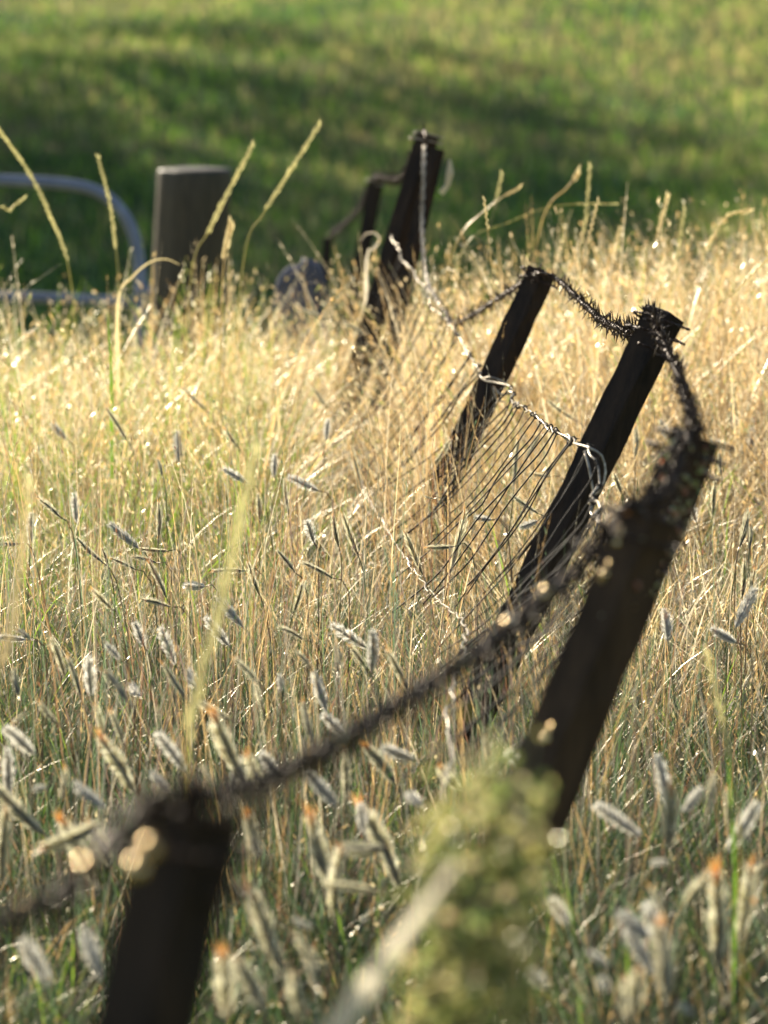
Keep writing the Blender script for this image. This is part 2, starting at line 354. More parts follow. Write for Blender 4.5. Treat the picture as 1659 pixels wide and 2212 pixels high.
    for seg_i in (4, 5, 5, 6, 6, 7, 7):
        k = rng.uniform(0, 1, n) < .8; t = rng.uniform(0, 1, k.sum()); a = seg_i - 1
        q0 = np.stack([px[k, a], py[k, a], pz[k, a]], -1); q1 = np.stack([px[k, seg_i], py[k, seg_i], pz[k, seg_i]], -1)
        p = q0 + (q1 - q0) * t[:, None]; m_ = len(p)
        d = (q1 - q0) / np.linalg.norm(q1 - q0, axis=1, keepdims=True) + rng.normal(0, .28, (m_, 3))
        g.flakes(p, d, rng.uniform(.012, .024, m_), rng.uniform(.004, .008, m_), pick(['cream', 'pale', 'straw', 'olive'], [2, 3, 2, 1], m_))
    # long arching stems over the crest
    n = 1200; x, y = field(n, 11.0, 13.7, .4); k = (rng.uniform(0, 1, n) < np.where(x > -.2, 1, .35)) & ~trodden(x, y); x, y = x[k], y[k]; n = len(x)
    c = pick(['pale', 'cream', 'straw', 'olive'], [3, 2, 2, 1], n); L = rng.uniform(.42, .82, n)
    px, py, pz = g.ribbons(x, y, L, rng.uniform(.002, .0042, n), rng.uniform(0, 2 * PI, n), np.abs(rng.normal(.12, .30, n)), np.abs(rng.normal(.15, .32, n)), c * .85, c, 8)
    for seg_i in (6, 7, 7, 8, 8, 8):
        k = rng.uniform(0, 1, n) < .7; t = rng.uniform(0, 1, k.sum()); a = seg_i - 1
        q0 = np.stack([px[k, a], py[k, a], pz[k, a]], -1); q1 = np.stack([px[k, seg_i], py[k, seg_i], pz[k, seg_i]], -1); p = q0 + (q1 - q0) * t[:, None]
        d = (q1 - q0) / np.linalg.norm(q1 - q0, axis=1, keepdims=True) + rng.normal(0, .2, (len(p), 3)); g.flakes(p, d, rng.uniform(.012, .022, len(p)), rng.uniform(.003, .006, len(p)), c[k])
    g.build('tall_dry_grass', M['grass'], 'tall dry grass seeding along the crest behind the fence', 'grass')
    # sparse grass outside the picture's wedge
    g = Blades(); n = 26000
    x = rng.uniform(-4.2, 4.2, n); y = rng.uniform(1.2, 24, n); k = (np.abs(x) > y * HW + .45) | (y < 4.3) | (y > 13.4); x, y = x[k], y[k]; n = len(x)
    c = pick(['green', 'olive', 'straw', 'pale', 'bright', 'tan'], [2, 2, 2.5, 2, 1, 1], n)
    g.ribbons(x, y, rng.uniform(.15, .36, n), rng.uniform(.004, .008, n), rng.uniform(0, 2 * PI, n), np.abs(rng.normal(0, .3, n)), rng.normal(0, .3, n), c * .8, c, 4)
    g.build('verge_grass', M['grass'], 'rough pasture grass around and behind the meadow strip', 'grass')
    # hillside
    g = Blades(); n = 90000
    y = 36 + 70 * rng.uniform(0, 1, n) ** 1.1; x = rng.uniform(-1, 1, n) * (y * HW + 2.5)
    pat = np.sin(.55 * x + .23 * y) * np.sin(.31 * y - .4 * x + 1.3) + .5 * np.sin(1.3 * x + .8 * y) * np.sin(.9 * y + .5) + .35 * sstep(60, 85, y + 1.2 * x)
    pat = pat + 1.0 * sstep(.0, .9, x / (y * HW)) * sstep(60, 74, y) - .5 * sstep(-.2, -.9, x / (y * HW))  # straw upper right, green left: sunny patch and shade put into the colour
    k = rng.uniform(-1.1, 1.3, n) < pat
    c = np.where(k[:, None], pick(['straw', 'olive', 'bright', 'tan', 'green'], [2, 2.5, 2, 2.2, 1.5], n), pick(['green', 'bright', 'dark', 'blue'], [4.5, 1.6, 1.2, 1], n))
    g.ribbons(x, y, rng.uniform(.10, .30, n), rng.uniform(.010, .020, n), rng.uniform(0, 2 * PI, n), np.abs(rng.normal(0, .3, n)), rng.normal(0, .3, n), np.clip(c * [1.0, 1.14, 1.15], 0, .95), np.clip(c * [1.25, 1.4, 1.35], 0, .95), 3)
    g.build('hillside_grass', M['hgrass'], 'soft green pasture grass covering the hillside behind the fence', 'grass')
meadow()

# ------------------------------------------------------------------ fence posts
def post(label, top, bot, d, wpx, ridge=.08, group='dark leaning posts of the wire fence', name='fence_post', depth_b=None, stub=None):
    T = P(*top, d); B = P(*bot, depth_b or d); ax = (T - B).normalized()
    q = T.copy()
    while q.z > gz(q.x, q.y) - .12: q -= ax * .02
    if stub: q = T - ax * stub
    W = wpx * d / FPX
    s = ax.cross(FW).normalized(); s = -s if s.x < 0 else s
    nrm = s.cross(ax).normalized(); nrm = -nrm if nrm.dot(FW) > 0 else nrm     # towards the viewer
    th = .10
    prof = [(ridge - .03, .0), (ridge + .03, .0), (.5, -.36), (.5 - th * .7, -.36 - th), (ridge, -.16), (-.5 + th * .7, -.44 - th), (-.5, -.44)]
    n = len(prof); K = 26; L = (T - q).length
    r = random.Random(hash(label) % 1000 if False else len(label) * 13 + int(wpx)); vs = []
    for i in range(K + 1):
        c = q + ax * (L * i / K)
        for j, (a, b) in enumerate(prof):
            jit = r.uniform(-.028, .028)
            vs.append(c + s * (a + jit) * W + nrm * (b + jit) * W + ax * (r.uniform(-.05, .05) * W if i == K else 0))
    fs = [(i * n + j, i * n + (j + 1) % n, (i + 1) * n + (j + 1) % n, (i + 1) * n + j) for i in range(K) for j in range(n)]
    fs += [tuple(range(n))[::-1], tuple(range(K * n, K * n + n))]
    root = empty(name, q); tag(root, label, 'post', group)
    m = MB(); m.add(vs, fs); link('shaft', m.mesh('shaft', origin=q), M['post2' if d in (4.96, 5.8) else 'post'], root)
    return dict(root=root, T=T, ax=ax, s=s, n=nrm, W=W, q=q, d=d)
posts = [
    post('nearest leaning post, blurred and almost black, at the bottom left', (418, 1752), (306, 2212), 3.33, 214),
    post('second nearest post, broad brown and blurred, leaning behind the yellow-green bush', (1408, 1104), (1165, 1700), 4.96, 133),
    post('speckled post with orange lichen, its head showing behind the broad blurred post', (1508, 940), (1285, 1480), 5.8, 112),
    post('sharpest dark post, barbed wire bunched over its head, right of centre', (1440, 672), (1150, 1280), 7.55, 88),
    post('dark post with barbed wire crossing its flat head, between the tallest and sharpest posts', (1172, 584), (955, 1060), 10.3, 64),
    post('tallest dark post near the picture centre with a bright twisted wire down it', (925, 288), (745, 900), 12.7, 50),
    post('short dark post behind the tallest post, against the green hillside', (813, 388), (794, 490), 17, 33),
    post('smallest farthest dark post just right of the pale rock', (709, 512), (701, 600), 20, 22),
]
pb = post('shorter dark board leaning against the right side of the tallest post', (944, 322), (868, 640), 12.62, 34, group=None, name='fence_board')
# splinter of pale wood on the board
mb = MB(); c0 = P(972, 345, 12.6); c1 = P(966, 402, 12.6); c2 = P(952, 418, 12.6)
mb.tube([c0, c0.lerp(c1, .5) + Vector((.004, 0, 0)), c1], [.004, .012, .008], 6); mb.tube([c1, c2], [.008, .010], 6)
link('splinter', mb.mesh('splinter', origin=pb['q']), M['leaf'], pb['root'])['label'] = 'pale sunlit splinter'

def flecks(p, n, lo, hi, cols, size):
    """raised flecks that paint sun sparkle on the two visible faces of a post"""
    m = MB(); r = random.Random(5)
    for _ in range(n):
        t = r.uniform(lo, hi); a = r.uniform(-.48, .48)
        ridge = .08
        b = -.44 * (ridge - a) / (ridge + .5) if a < ridge else -.36 * (a - ridge) / (.5 - ridge)
        c = p['T'] - p['ax'] * t + p['s'] * a * p['W'] + p['n'] * (b * p['W'] + .003)
        R = r.uniform(.5, 1.2) * size; vs = [c + p['n'] * R * .9]
        e1, e2 = p['s'], p['ax']
        for k in range(6):
            w = k * PI / 3; rr = R * r.uniform(.6, 1.2); vs.append(c + e1 * math.cos(w) * rr + e2 * math.sin(w) * rr)
        m.add(vs, [(0, k + 1, (k + 1) % 6 + 1) for k in range(6)], [x * r.uniform(.7, 1.2) for x in r.choice(cols)])
    o = link('glints', m.mesh('glints', origin=p['q']), M['glints'], p['root']); o['kind'] = 'stuff'
flecks(posts[2], 190, .004, .23, [(.80, .48, .20), (.85, .62, .32), (.7, .42, .22), (.62, .58, .34), (.85, .74, .48)], .0046)  # orange flecks stand in for sunlit barbs on this head
flecks(posts[1], 9, .0, .14, [(.5, .3, .12), (.55, .42, .25)], .0045)

# ------------------------------------------------------------------ barbed wire
def twist(m, pts, hr, wr, pitch, n=5, strands=2):
    ev = even(pts, pitch / 7.0)
    for sN in range(strands):
        out = []
        for i, p in enumerate(ev):
            t = ev[min(i + 1, len(ev) - 1)] - ev[max(i - 1, 0)]
            t, a, b = frame(t); w = 2 * PI * i / 7.0 + sN * 2 * PI / strands
            out.append(p + (a * math.cos(w) + b * math.sin(w)) * hr)
        m.tube(out, wr, n)
bw = [(-60, 2010, 2.9), (40, 1985, 3.0), (150, 1930, 3.12), (245, 1835, 3.2), (320, 1750, 3.26), (400, 1722, 3.27), (470, 1725, 3.29), (540, 1705, 3.38), (680, 1640, 3.65), (820, 1555, 3.95),
      (950, 1470, 4.2), (1090, 1370, 4.5), (1190, 1285, 4.72), (1250, 1235, 4.86), (1300, 1160, 4.87), (1345, 1100, 4.88), (1410, 1082, 4.95), (1450, 1040, 5.25), (1470, 985, 5.6), (1490, 940, 5.72), (1500, 925, 5.8),
      (1492, 890, 6.15), (1475, 830, 6.6), (1455, 785, 7.0), (1432, 738, 7.3), (1418, 690, 7.44), (1405, 682, 7.6), (1380, 712, 7.9), (1345, 712, 8.4), (1300, 690, 9.0), (1255, 650, 9.6), (1212, 610, 10.1), (1172, 588, 10.2),
      (1135, 606, 10.45), (1070, 648, 10.9), (1020, 680, 11.3), (978, 696, 11.7), (940, 640, 12.2), (920, 590, 12.45), (911, 480, 12.5), (915, 370, 12.52), (918, 315, 12.55), (918, 283, 12.62),
      (890, 335, 13.4), (868, 383, 14.6), (840, 386, 15.9), (812, 382, 16.9), (795, 405, 17.4), (775, 452, 18.3), (740, 488, 19.2), (709, 512, 19.9)]
bpts = spline([P(*a) for a in bw], .03)
wire_root = empty('barbed_wire', P(-60, 2010, 2.9))
tag(wire_root, 'rusty two-strand barbed wire sagging from post to post along the fence tops', 'barbed wire')
m = MB(); twist(m, bpts, .0026, .0024, .05)
o0 = wire_root.location.copy()
link('strand', m.mesh('strand', True, o0), M['rust'], wire_root)
m = MB(); twist(m, spline([P(*a) for a in [(975, 692, 11.8), (940, 640, 12.1), (920, 590, 12.3), (912, 480, 12.42), (915, 370, 12.44), (917, 312, 12.5)]], .03), .0042, .0032, .07)
link('bare_strand', m.mesh('bare_strand', True, o0), M['wire'], wire_root)['label'] = 'bright bare twisted strand'  # paler wire material paints the sun caught by this run
m = MB(); twist(m, [b_ for b_ in bpts if (b_ - CAM).dot(FW) < 4.9], .0115, .0022, .15)
link('loose_strand', m.mesh('loose_strand', True, o0), M['rust'], wire_root)
def barb_mesh(seed, wild=1.0):
    r = random.Random(seed); m = MB(); pts = []
    for i in range(15):                                     # wrap of two turns
        w = i / 7 * 2 * PI; pts.append((math.cos(w) * .0062, math.sin(w) * .0062, (i - 7) * .0014))
    m.tube(pts, .0018, 5)
    for k in range(4):
        a = r.choice((1, -1)) * PI / 2 + r.gauss(0, .55) if k % 2 == 0 else a + PI + r.uniform(-.4, .4)
        z = r.uniform(-.006, .006); L = r.uniform(.018, .033) * wild
        d = Vector((math.cos(a), math.sin(a), r.uniform(-.45, .45))).normalized(); c = Vector((math.cos(a) * .003, math.sin(a) * .003, z))
        m.tube([c, c + d * L * .6, c + d * L + Vector((0, 0, r.uniform(-.003, .003)))], [.0022, .0016, .0003], 4)
    return m.mesh('barb', True)
BM = [barb_mesh(i) for i in range(7)]
for b_ in BM: b_.materials.append(M['rust'])
def orient(t, roll):
    if roll is None:                                        # spikes stand mostly upright on the wire
        t, a, b = frame(t); w = random.gauss(0, .25); return Matrix((a, b, t)).transposed().to_4x4() @ Matrix.Rotation(w, 4, 'Z')
    t = t.normalized(); q = Vector((0, 0, 1)).rotation_difference(t)
    return q.to_matrix().to_4x4() @ Matrix.Rotation(roll, 4, 'Z')
spots = []
ev = even(bpts, .056)
for i in range(1, len(ev) - 1):
    d = (ev[i] - CAM).dot(FW)
    if 12.2 < d < 12.66: continue                          # the bare twisted run on the tallest post
    spots.append((ev[i], ev[i + 1] - ev[i - 1], d))
for (lo, hi, n) in ((7.28, 7.62, 16), (5.70, 5.85, 6), (4.84, 5.0, 8), (3.2, 3.32, 7), (6.0, 7.3, 9), (7.9, 9.8, 10)):   # bunched turns over the heads
    c = [(a, b) for a, b in zip(bpts, bpts[1:]) if lo < (a - CAM).dot(FW) < hi]
    for _ in range(n):
        a, b = random.choice(c); spots.append((a + Vector((random.uniform(-.006, .006), 0, random.uniform(-.006, .006))), b - a, (a - CAM).dot(FW)))
seen = sorted(spots, key=lambda s_: abs(s_[2] - 8.3))
ind, rest = seen[:100], seen[100:]
for k, (p, t, d) in enumerate(ind):
    o = link('barb', BM[k % 7], None, wire_root)
    o.matrix_basis = Matrix.Translation(p - o0) @ orient(t, None)
m = MB()
for k, (p, t, d) in enumerate(rest):
    X = Matrix.Translation(p - o0) @ orient(t, None); src = BM[k % 7]
    m.add([X @ v.co for v in src.vertices], [tuple(f.vertices) for f in src.polygons])
o = link('barb_row', m.mesh('barb_row', True), M['rust'], wire_root); o['kind'] = 'stuff'
# shiny beads added along the near wire to throw blurred sun sparkle
for (u, v, d) in [(60, 1972, 3.02), (215, 1862, 3.17), (690, 1640, 3.66), (745, 1607, 3.78), (1000, 1432, 4.3), (1100, 1372, 4.52), (1160, 1308, 4.68), (1206, 1312, 4.74)]:
    p_ = min(bpts, key=lambda q_: abs((q_ - CAM).dot(FW) - d)); c = p_ + Vector((-.004, -.002, .006)); m = MB(); t, a, b = frame(Vector((.3, 1, .1)))
    m.tube([c - t * .012, c - t * .006, c, c + t * .006, c + t * .012], [.003, .0062, .0074, .0062, .003], 10)
    link('wire_glint', m.mesh('wire_glint', True, o0), M['bead'], wire_root)
# loose wire turns round the post heads
def wraps(p, t0, t1, turns, rad, wr, matk, name='wire_wrap', wob=.15):
    m = MB(); pts = []; n = int(turns * 12); r = random.Random(int(p['W'] * 1e5))
    for i in range(n + 1):
        w = 2 * PI * i / 12; t = t0 + (t1 - t0) * i / n
        R = rad * (1 + r.uniform(-wob, wob))
        pts.append(p['T'] - p['ax'] * t + p['s'] * math.cos(w) * R + p['n'] * (math.sin(w) * R * .8 - .18 * p['W']))
    twist(m, spline(pts, .006), wr * 1.1, wr, .03)
    link(name, m.mesh(name, True, p['q']), M[matk], p['root'])
wraps(posts[3], .012, .075, 2.4, .050, .0014, 'rust'); wraps(posts[2], .0, .05, 2.2, .052, .0015, 'rust')
wraps(posts[1], .0, .06, 2.0, .050, .0015, 'rust'); wraps(posts[0], -.004, .06, 2.2, .056, .0018, 'rust')
wraps(posts[4], .004, .035, 1.6, .045, .0014, 'rust'); wraps(posts[5], .0, .03, 1.6, .046, .0015, 'wire'); wraps(posts[6], .0, .02, 1.3, .042, .0015, 'wire')
# shiny beads added to the near posts to make bright sun discs
def beads(p, lst, r):
    for (u, v, dd) in lst:
        m = MB(); c = P(u, v, p['d'] - dd); vs = []; fs = []
        for i in range(7):
            a = PI * i / 6
            for j in range(10):
                w = 2 * PI * j / 10; vs.append(c + Vector((math.sin(a) * math.cos(w) * r, math.sin(a) * math.sin(w) * r, math.cos(a) * r)))
        fs = [(i * 10 + j, i * 10 + (j + 1) % 10, (i + 1) * 10 + (j + 1) % 10, (i + 1) * 10 + j) for i in range(6) for j in range(10)]
        m.add(vs, fs); m.tube([c, c + p['ax'] * .02 - FW * .002], .0016, 5)
        link('glint_bead', m.mesh('glint_bead', True, p['q']), M['bead'], p['root'])
beads(posts[0], [(296, 1876, .06), (326, 1832, .06), (340, 1742, .05)], .0095)
beads(posts[1], [(1330, 1172, .09), (1178, 1596, .07), (1305, 1240, .07)], .0056)
# two straight wire ends sticking out of the speckled post
m = MB(); m.tube([P(1490, 950, 5.7), P(1380, 1005, 5.72)], .0022, 5); m.tube([P(1478, 925, 5.7), P(1455, 960, 5.71), P(1384, 1040, 5.73)], .0022, 5)
link('wire_end', m.mesh('wire_end', True, posts[2]['q']), M['stay'], posts[2]['root'])

# ------------------------------------------------------------------ netting: middle line, lower line, stays
net = empty('wire_netting', P(1265, 960, 7.5))
tag(net, 'sagging fence netting of pale line wires and dark slanting stays hung between the posts', 'wire netting')
no = net.location.copy()
mid = [(846, 512, 12.66), (868, 555, 12.3), (905, 600, 11.9), (935, 655, 11.5), (968, 695, 11.2), (1003, 748, 10.8), (1042, 812, 10.25), (1070, 822, 10.2), (1098, 836, 10.05), (1112, 868, 9.6), (1150, 893, 9.1),
       (1178, 918, 8.7), (1212, 938, 8.2), (1245, 955, 7.75), (1272, 972, 7.42), (1297, 995, 7.38), (1306, 1030, 7.36), (1292, 1062, 7.3), (1284, 1085, 7.15), (1296, 1125, 6.8), (1312, 1165, 6.5), (1335, 1230, 5.9), (1325, 1320, 5.4), (1290, 1400, 5.06)]
low = [(712, 880, 12.66), (752, 985, 11.5), (800, 1085, 10.3), (850, 1170, 9.5), (895, 1235, 8.75), (945, 1292, 8.1), (1000, 1345, 7.5), (1003, 1400, 7.0), (978, 1500, 6.5), (968, 1570, 6.2), (975, 1640, 5.9), (955, 1720, 5.6), (915, 1840, 5.3), (900, 1960, 5.05)]
def kinked(pts, amp, seed):
    r = random.Random(seed); e = even(spline([P(*a) for a in pts], .03), .05)
    return spline([p + Vector((r.gauss(0, amp), 0, r.gauss(0, amp))) for p in e], .012)
midp = kinked(mid, .0048, 3); lowp = kinked(low, .0030, 4)
for nm, pp in (('line_wire', midp), ('line_wire', lowp)):
    m = MB(); m.tube(pp, .0019, 6); link(nm, m.mesh(nm, True, no), M['wire'], net)
# wire loops tied round the posts
m = MB(); m.tube(spline([P(1240, 958, 7.45), P(1275, 968, 7.36), P(1300, 985, 7.36), P(1308, 1020, 7.36), P(1300, 1055, 7.36), P(1284, 1068, 7.38), P(1278, 1040, 7.38), P(1270, 1000, 7.40), P(1262, 975, 7.42)], .01), .0021, 6)
m.tube(spline([P(1286, 1078, 7.36), P(1276, 1105, 7.36), P(1290, 1130, 7.3), P(1282, 1150, 7.3)], .01), .0020, 6)
link('wire_tie', m.mesh('wire_tie', True, no), M['wire'], net)
m = MB(); m.tube(spline([P(1040, 818, 10.18), P(1062, 815, 10.12), P(1100, 832, 10.12), P(1102, 850, 10.1), P(1078, 850, 10.1), P(1066, 835, 10.1), P(1072, 862, 10.1), P(1090, 868, 10.1)], .01), .0022, 6)
link('wire_tie', m.mesh('wire_tie', True, no), M['wire'], net)
def at_depth(pp, d): return min(pp, key=lambda q: abs((q - CAM).dot(FW) - d))
r = random.Random(11); d = 5.1; stays = 0
while d < 12.5:
    a = at_depth(midp, d + r.uniform(-.02, .02)); b = at_depth(lowp, d + r.uniform(-.2, .2)) + Vector((r.uniform(-.015, .015), 0, r.uniform(-.015, .015)))
    dirn = b - a; e = a + dirn * r.uniform(.55, 1.25)
    side = Vector((1, 0, .3)).normalized(); pts = [a]
    kk = r.uniform(-.014, .014); k2 = r.uniform(-.012, .012)
    for t in (.12, .2, .38, .55, .75, .9, 1.0):
        pts.append(a.lerp(e, t) + side * (kk * math.sin(t * 5) + k2 * math.sin(t * 9 + 1)) + Vector((0, 0, -.02 * math.sin(t * PI))))
    m = MB(); m.tube(spline(pts, .02), r.uniform(.0012, .0019) * (1.35 if d > 9.4 else 1.0), 5)
    # knot: a tight coil round the line wire
    t, x1, x2 = frame(at_depth(midp, d + .05) - at_depth(midp, d - .05)); kn = []
    for i in range(19):
        w = i / 6 * 2 * PI; kn.append(a + t * (i - 9) * .0013 + (x1 * math.cos(w) + x2 * math.sin(w)) * .0042)
    m.tube(kn, .0014, 5); tip = kn[-1]; m.tube([tip, tip + Vector((r.uniform(-.01, .01), 0, r.uniform(-.012, .012)))], [.0014, .0006], 4)
    link('stay_wire', m.mesh('stay_wire', True, no), M['stay'], net); stays += 1
    d += r.uniform(.12, .17) if d > 7.5 else r.uniform(.06, .10)

# ------------------------------------------------------------------ gate, gate post, rock
gr = empty('metal_gate', P(-300, 880, 17)); tag(gr, 'grey-blue tubular metal farm gate with rounded corner at the left edge', 'gate')
go = gr.location.copy(); R0 = 13.5 * 17 / FPX
m = MB(); m.tube(spline([P(-1500, 388, 17), P(-700, 388, 17), P(-100, 388, 17), P(60, 392, 17), P(150, 399, 17), P(205, 412, 17), P(248, 440, 17), P(280, 485, 17), P(297, 540, 17), P(304, 610, 17), P(300, 700, 17), P(298, 1000, 17)], .03), R0, 12)
m.tube([P(-1500, 388, 17), P(-1500, 1000, 17)], R0, 12)
link('frame_tube', m.mesh('frame_tube', True, go), M['tube'], gr)
for v, v2 in ((640, 652), (830, 830), (985, 985)):
    m = MB(); m.tube([P(-1500, v, 17), P(0, v, 17), P(150, (v + v2) / 2, 17), P(290, v2, 17)], R0 * .92, 12); link('rail', m.mesh('rail', True, go), M['tube'], gr)
m = MB(); m.tube([P(298, 630, 16.98), P(330, 632, 16.98)], R0 * .75, 10); m.tube([P(312, 610, 16.98), P(312, 655, 16.98)], R0 * .6, 10); link('hinge', m.mesh('hinge', True, go), M['tube'], gr)

def round_post(name, top, d, wpx, label, lean=0):
    T = P(*top, d); R = wpx * d / FPX / 2; zb = gz(T.x, T.y) - .2; m = MB(); n = 40
    prof = [(zb, 1.0)] + [(zb + (T.z - zb) * k / 10, 1.0 - .012 * k) for k in range(1, 10)] + [(T.z - .022, .89), (T.z - .008, .875), (T.z - .002, .84), (T.z + .001, .76), (T.z, 0.02)]
    vs = []; rr = random.Random(3); off = [rr.uniform(-.02, .02) for _ in range(n)]
    for (z, k) in prof:
        for j in range(n):
            w = 2 * PI * j / n; q = R * k * (1 + off[j]) * (1 + .05 * math.cos(4 * w))
            vs.append((T.x + q * math.cos(w) + lean * (z - T.z), T.y + q * math.sin(w), z))
    fs = [(i * n + j, i * n + (j + 1) % n, (i + 1) * n + (j + 1) % n, (i + 1) * n + j) for i in range(len(prof) - 1) for j in range(n)]
    fs.append(tuple(range((len(prof) - 1) * n, len(prof) * n))); m.add(vs, fs)
    o = link(name, m.mesh(name, True, (T.x, T.y, zb)), M['oldwood']); o.location = (T.x, T.y, zb); tag(o, label, 'post')
round_post('gate_post', (421, 364), 17.6, 172, 'thick weathered wooden gate post beside the metal gate', .05)

m = MB(); c = P(652, 600, 14.4); zb = gz(c.x, c.y) - .08; vs = []; n1, n2 = 20, 26; rr = random.Random(2)
ph = [(rr.uniform(0, 6), rr.uniform(0, 6)) for _ in range(4)]; Hh = P(652, 568, 14.4).z - zb
for i in range(n1 + 1):
    a = i / n1
    for j in range(n2):
        w = 2 * PI * j / n2; k = 1 + .09 * math.sin(2 * w + ph[0][0] + 3 * a) + .06 * math.sin(5 * w + ph[1][0] + 5 * a)
        q = .080 * k * (1.3 - .3 * a) * math.sqrt(max(0, 1 - a ** 7)) if i < n1 else .002
        vs.append((c.x + q * math.cos(w), c.y + q * .9 * math.sin(w), zb + Hh * (1 - (1 - a) ** 1.6) * (1 + .025 * math.sin(w + 2.2) + .012 * math.sin(4 * w))))
fs = [(i * n2 + j, i * n2 + (j + 1) % n2, (i + 1) * n2 + (j + 1) % n2, (i + 1) * n2 + j) for i in range(n1) for j in range(n2)]
m.add(vs, fs); b0 = (c.x, c.y, zb); o = link('rock', m.mesh('rock', False, b0), M['rock']); o.location = b0
tag(o, 'pale lilac-grey rock, blurred, between the gate post and the farthest fence post', 'rock')

# ------------------------------------------------------------------ seed heads
def head_meshes(seed, fluffy=1.0, pale=False, orange=1.0):
    r = random.Random(seed)
    core = MB(); n = 8; pr = [(0, .012), (.06, .026), (.2, .042), (.42, .048), (.65, .040), (.85, .022), (1.0, .006)]
    bend = r.uniform(-.05, .05)
    bx = lambda t: bend * math.sin(t * PI)
    vs = [(bx(t) + q * math.cos(2 * PI * j / n) , q * .8 * math.sin(2 * PI * j / n), t) for t, q in pr for j in range(n)]
    fs = [(i * n + j, i * n + (j + 1) % n, (i + 1) * n + (j + 1) % n, (i + 1) * n + j) for i in range(len(pr) - 1) for j in range(n)] + [tuple(range(n))[::-1], tuple(range((len(pr) - 1) * n, len(pr) * n))]
    core.add(vs, fs)
    hair = MB()
    fins = [k * PI * 2 / 4 + r.uniform(-.25, .25) for k in range(4)]
    for _ in range(260):
        t = r.uniform(0, .96) ** .9; fin = _ < 210
        w = r.choice(fins) + r.gauss(0, .12) if fin else r.uniform(0, 2 * PI); q = np.interp(t, [p[0] for p in pr], [p[1] for p in pr]) * .8
        c = Vector((bx(t) + q * math.cos(w), q * math.sin(w), t))
        out = Vector((math.cos(w), math.sin(w), 0)); sp = r.uniform(.40, .75) * fluffy if fin else r.uniform(.3, .9) * fluffy
        d = (out * sp + Vector((0, 0, 1))).normalized(); L = r.uniform(.13, .21) * (.55 + .8 * math.sin(PI * (.12 + .8 * t))) * (1 if fin else 1.2)
        tn = Vector((-math.sin(w), math.cos(w), 0))
        if fin: tg = Vector((0, 0, 1)) * r.uniform(.012, .020) + tn * r.uniform(-.006, .006)
        else: tg = tn * r.uniform(.003, .006)
        hair.add([c - tg, c + tg, c + d * L * .65 + tg * .8, c + d * L, c + d * L * .65 - tg * .8], [(0, 1, 2, 3, 4)])
    for w in fins:                                          # thin husk-like wings, added to glow as the head's bright bands
        o_ = Vector((math.cos(w), math.sin(w), 0)); ts = [.01, .1, .22, .36, .5, .64, .78, .9, 1.02]; vs = []
        for t in ts:
            q = np.interp(t, [p[0] for p in pr], [p[1] for p in pr]) * .7; c = Vector((bx(min(t, 1)), 0, t))
            vs += [c + o_ * q, c + o_ * (q + fluffy * .075 * math.sin(PI * min(1, max(0, (t + .06) / 1.1))) ** .7) + Vector((0, 0, .03))]
        hair.add(vs, [(2 * i, 2 * i + 1, 2 * i + 3, 2 * i + 2) for i in range(len(ts) - 1)])
    awn = MB()
    for _ in range(int(26 * orange)):
        w = r.uniform(0, 2 * PI); c = Vector((bx(.9), 0, r.uniform(.82, .98)))
        d = Vector((math.cos(w) * r.uniform(.05, .5), math.sin(w) * r.uniform(.05, .5), 1)).normalized(); L = r.uniform(.12, .34)
        s_ = d.orthogonal().normalized() * r.uniform(.006, .012)
        awn.add([c - s_, c + s_, c + d * L * .6 + s_ * .7, c + d * L, c + d * L * .6 - s_ * .7], [(0, 1, 2, 3, 4)])
    a, b, c = core.mesh('seed_head'), hair.mesh('hair_fringe'), awn.mesh('awn_tuft')
    a.materials.append(M['corepale' if pale else 'core']); b.materials.append(M['hairw' if pale else 'hair']); c.materials.append(M['awn'])
    return a, b, c
HM = {'S': [head_meshes(i, .60, False, .35) for i in range(4)], 'F': [head_meshes(20 + i, .95, False, 1.5) for i in range(4)], 'W': [head_meshes(40 + i, 1.1, True, .3) for i in range(3)]}
A_ = lambda x, y: (x * .5117, 1080 + y * .5117)
B_ = lambda x, y: (829.5 + x * .5117, 1080 + y * .5117)
C_ = lambda x, y: (x * .5, 648 + y * .5)
D_ = lambda x, y: (918 + x * .293, 729 + y * .293)
E_ = lambda x, y: (1242 + x * .2564, 621 + y * .2564)
H = []
def hs(fn, typ, s):
    for part in s.split(';'):
        a = [float(q) for q in part.split()]
        H.append((typ, fn(a[0], a[1]), fn(a[2], a[3])))
hs(A_, 'S', '170 0 255 75;0 185 85 185;325 160 435 265;590 205 710 215;560 240 660 265;630 265 705 420;905 300 1040 300;390 380 470 460;70 550 130 590;220 590 275 750;285 670 345 845;170 860 250 950;55 940 120 890;405 870 435 990;470 900 530 1060;660 870 675 930;1280 265 1405 330;1405 70 1430 200;1450 70 1515 245;1050 270 1100 410;1250 640 1320 720;1480 620 1555 730;1420 610 1425 730;1080 780 1115 900;855 1120 905 1200;1280 860 1320 1020')
hs(A_, 'W', '780 360 865 365;870 500 965 615;0 580 110 590;450 610 510 675;680 545 740 695;800 720 825 795;670 990 790 1150;640 1150 715 1230;1295 90 1325 180;1180 740 1185 810;555 780 590 830;145 1220 200 1210;1245 1770 1320 1810')
hs(A_, 'F', '430 1020 565 1240;910 920 1040 1195;1050 1080 1130 1230;270 1370 410 1640;380 1390 470 1550;1050 1340 1100 1510;1060 1660 1190 2010;940 1930 960 2190;1000 1950 1120 2170;1310 1930 1340 2060;1240 2000 1280 2200;1440 1460 1620 1470')
hs(B_, 'S', '90 140 165 320;340 60 280 310;15 640 100 810;1540 40 1500 200;1565 300 1545 420;1520 260 1510 420;1130 1640 1210 1790')
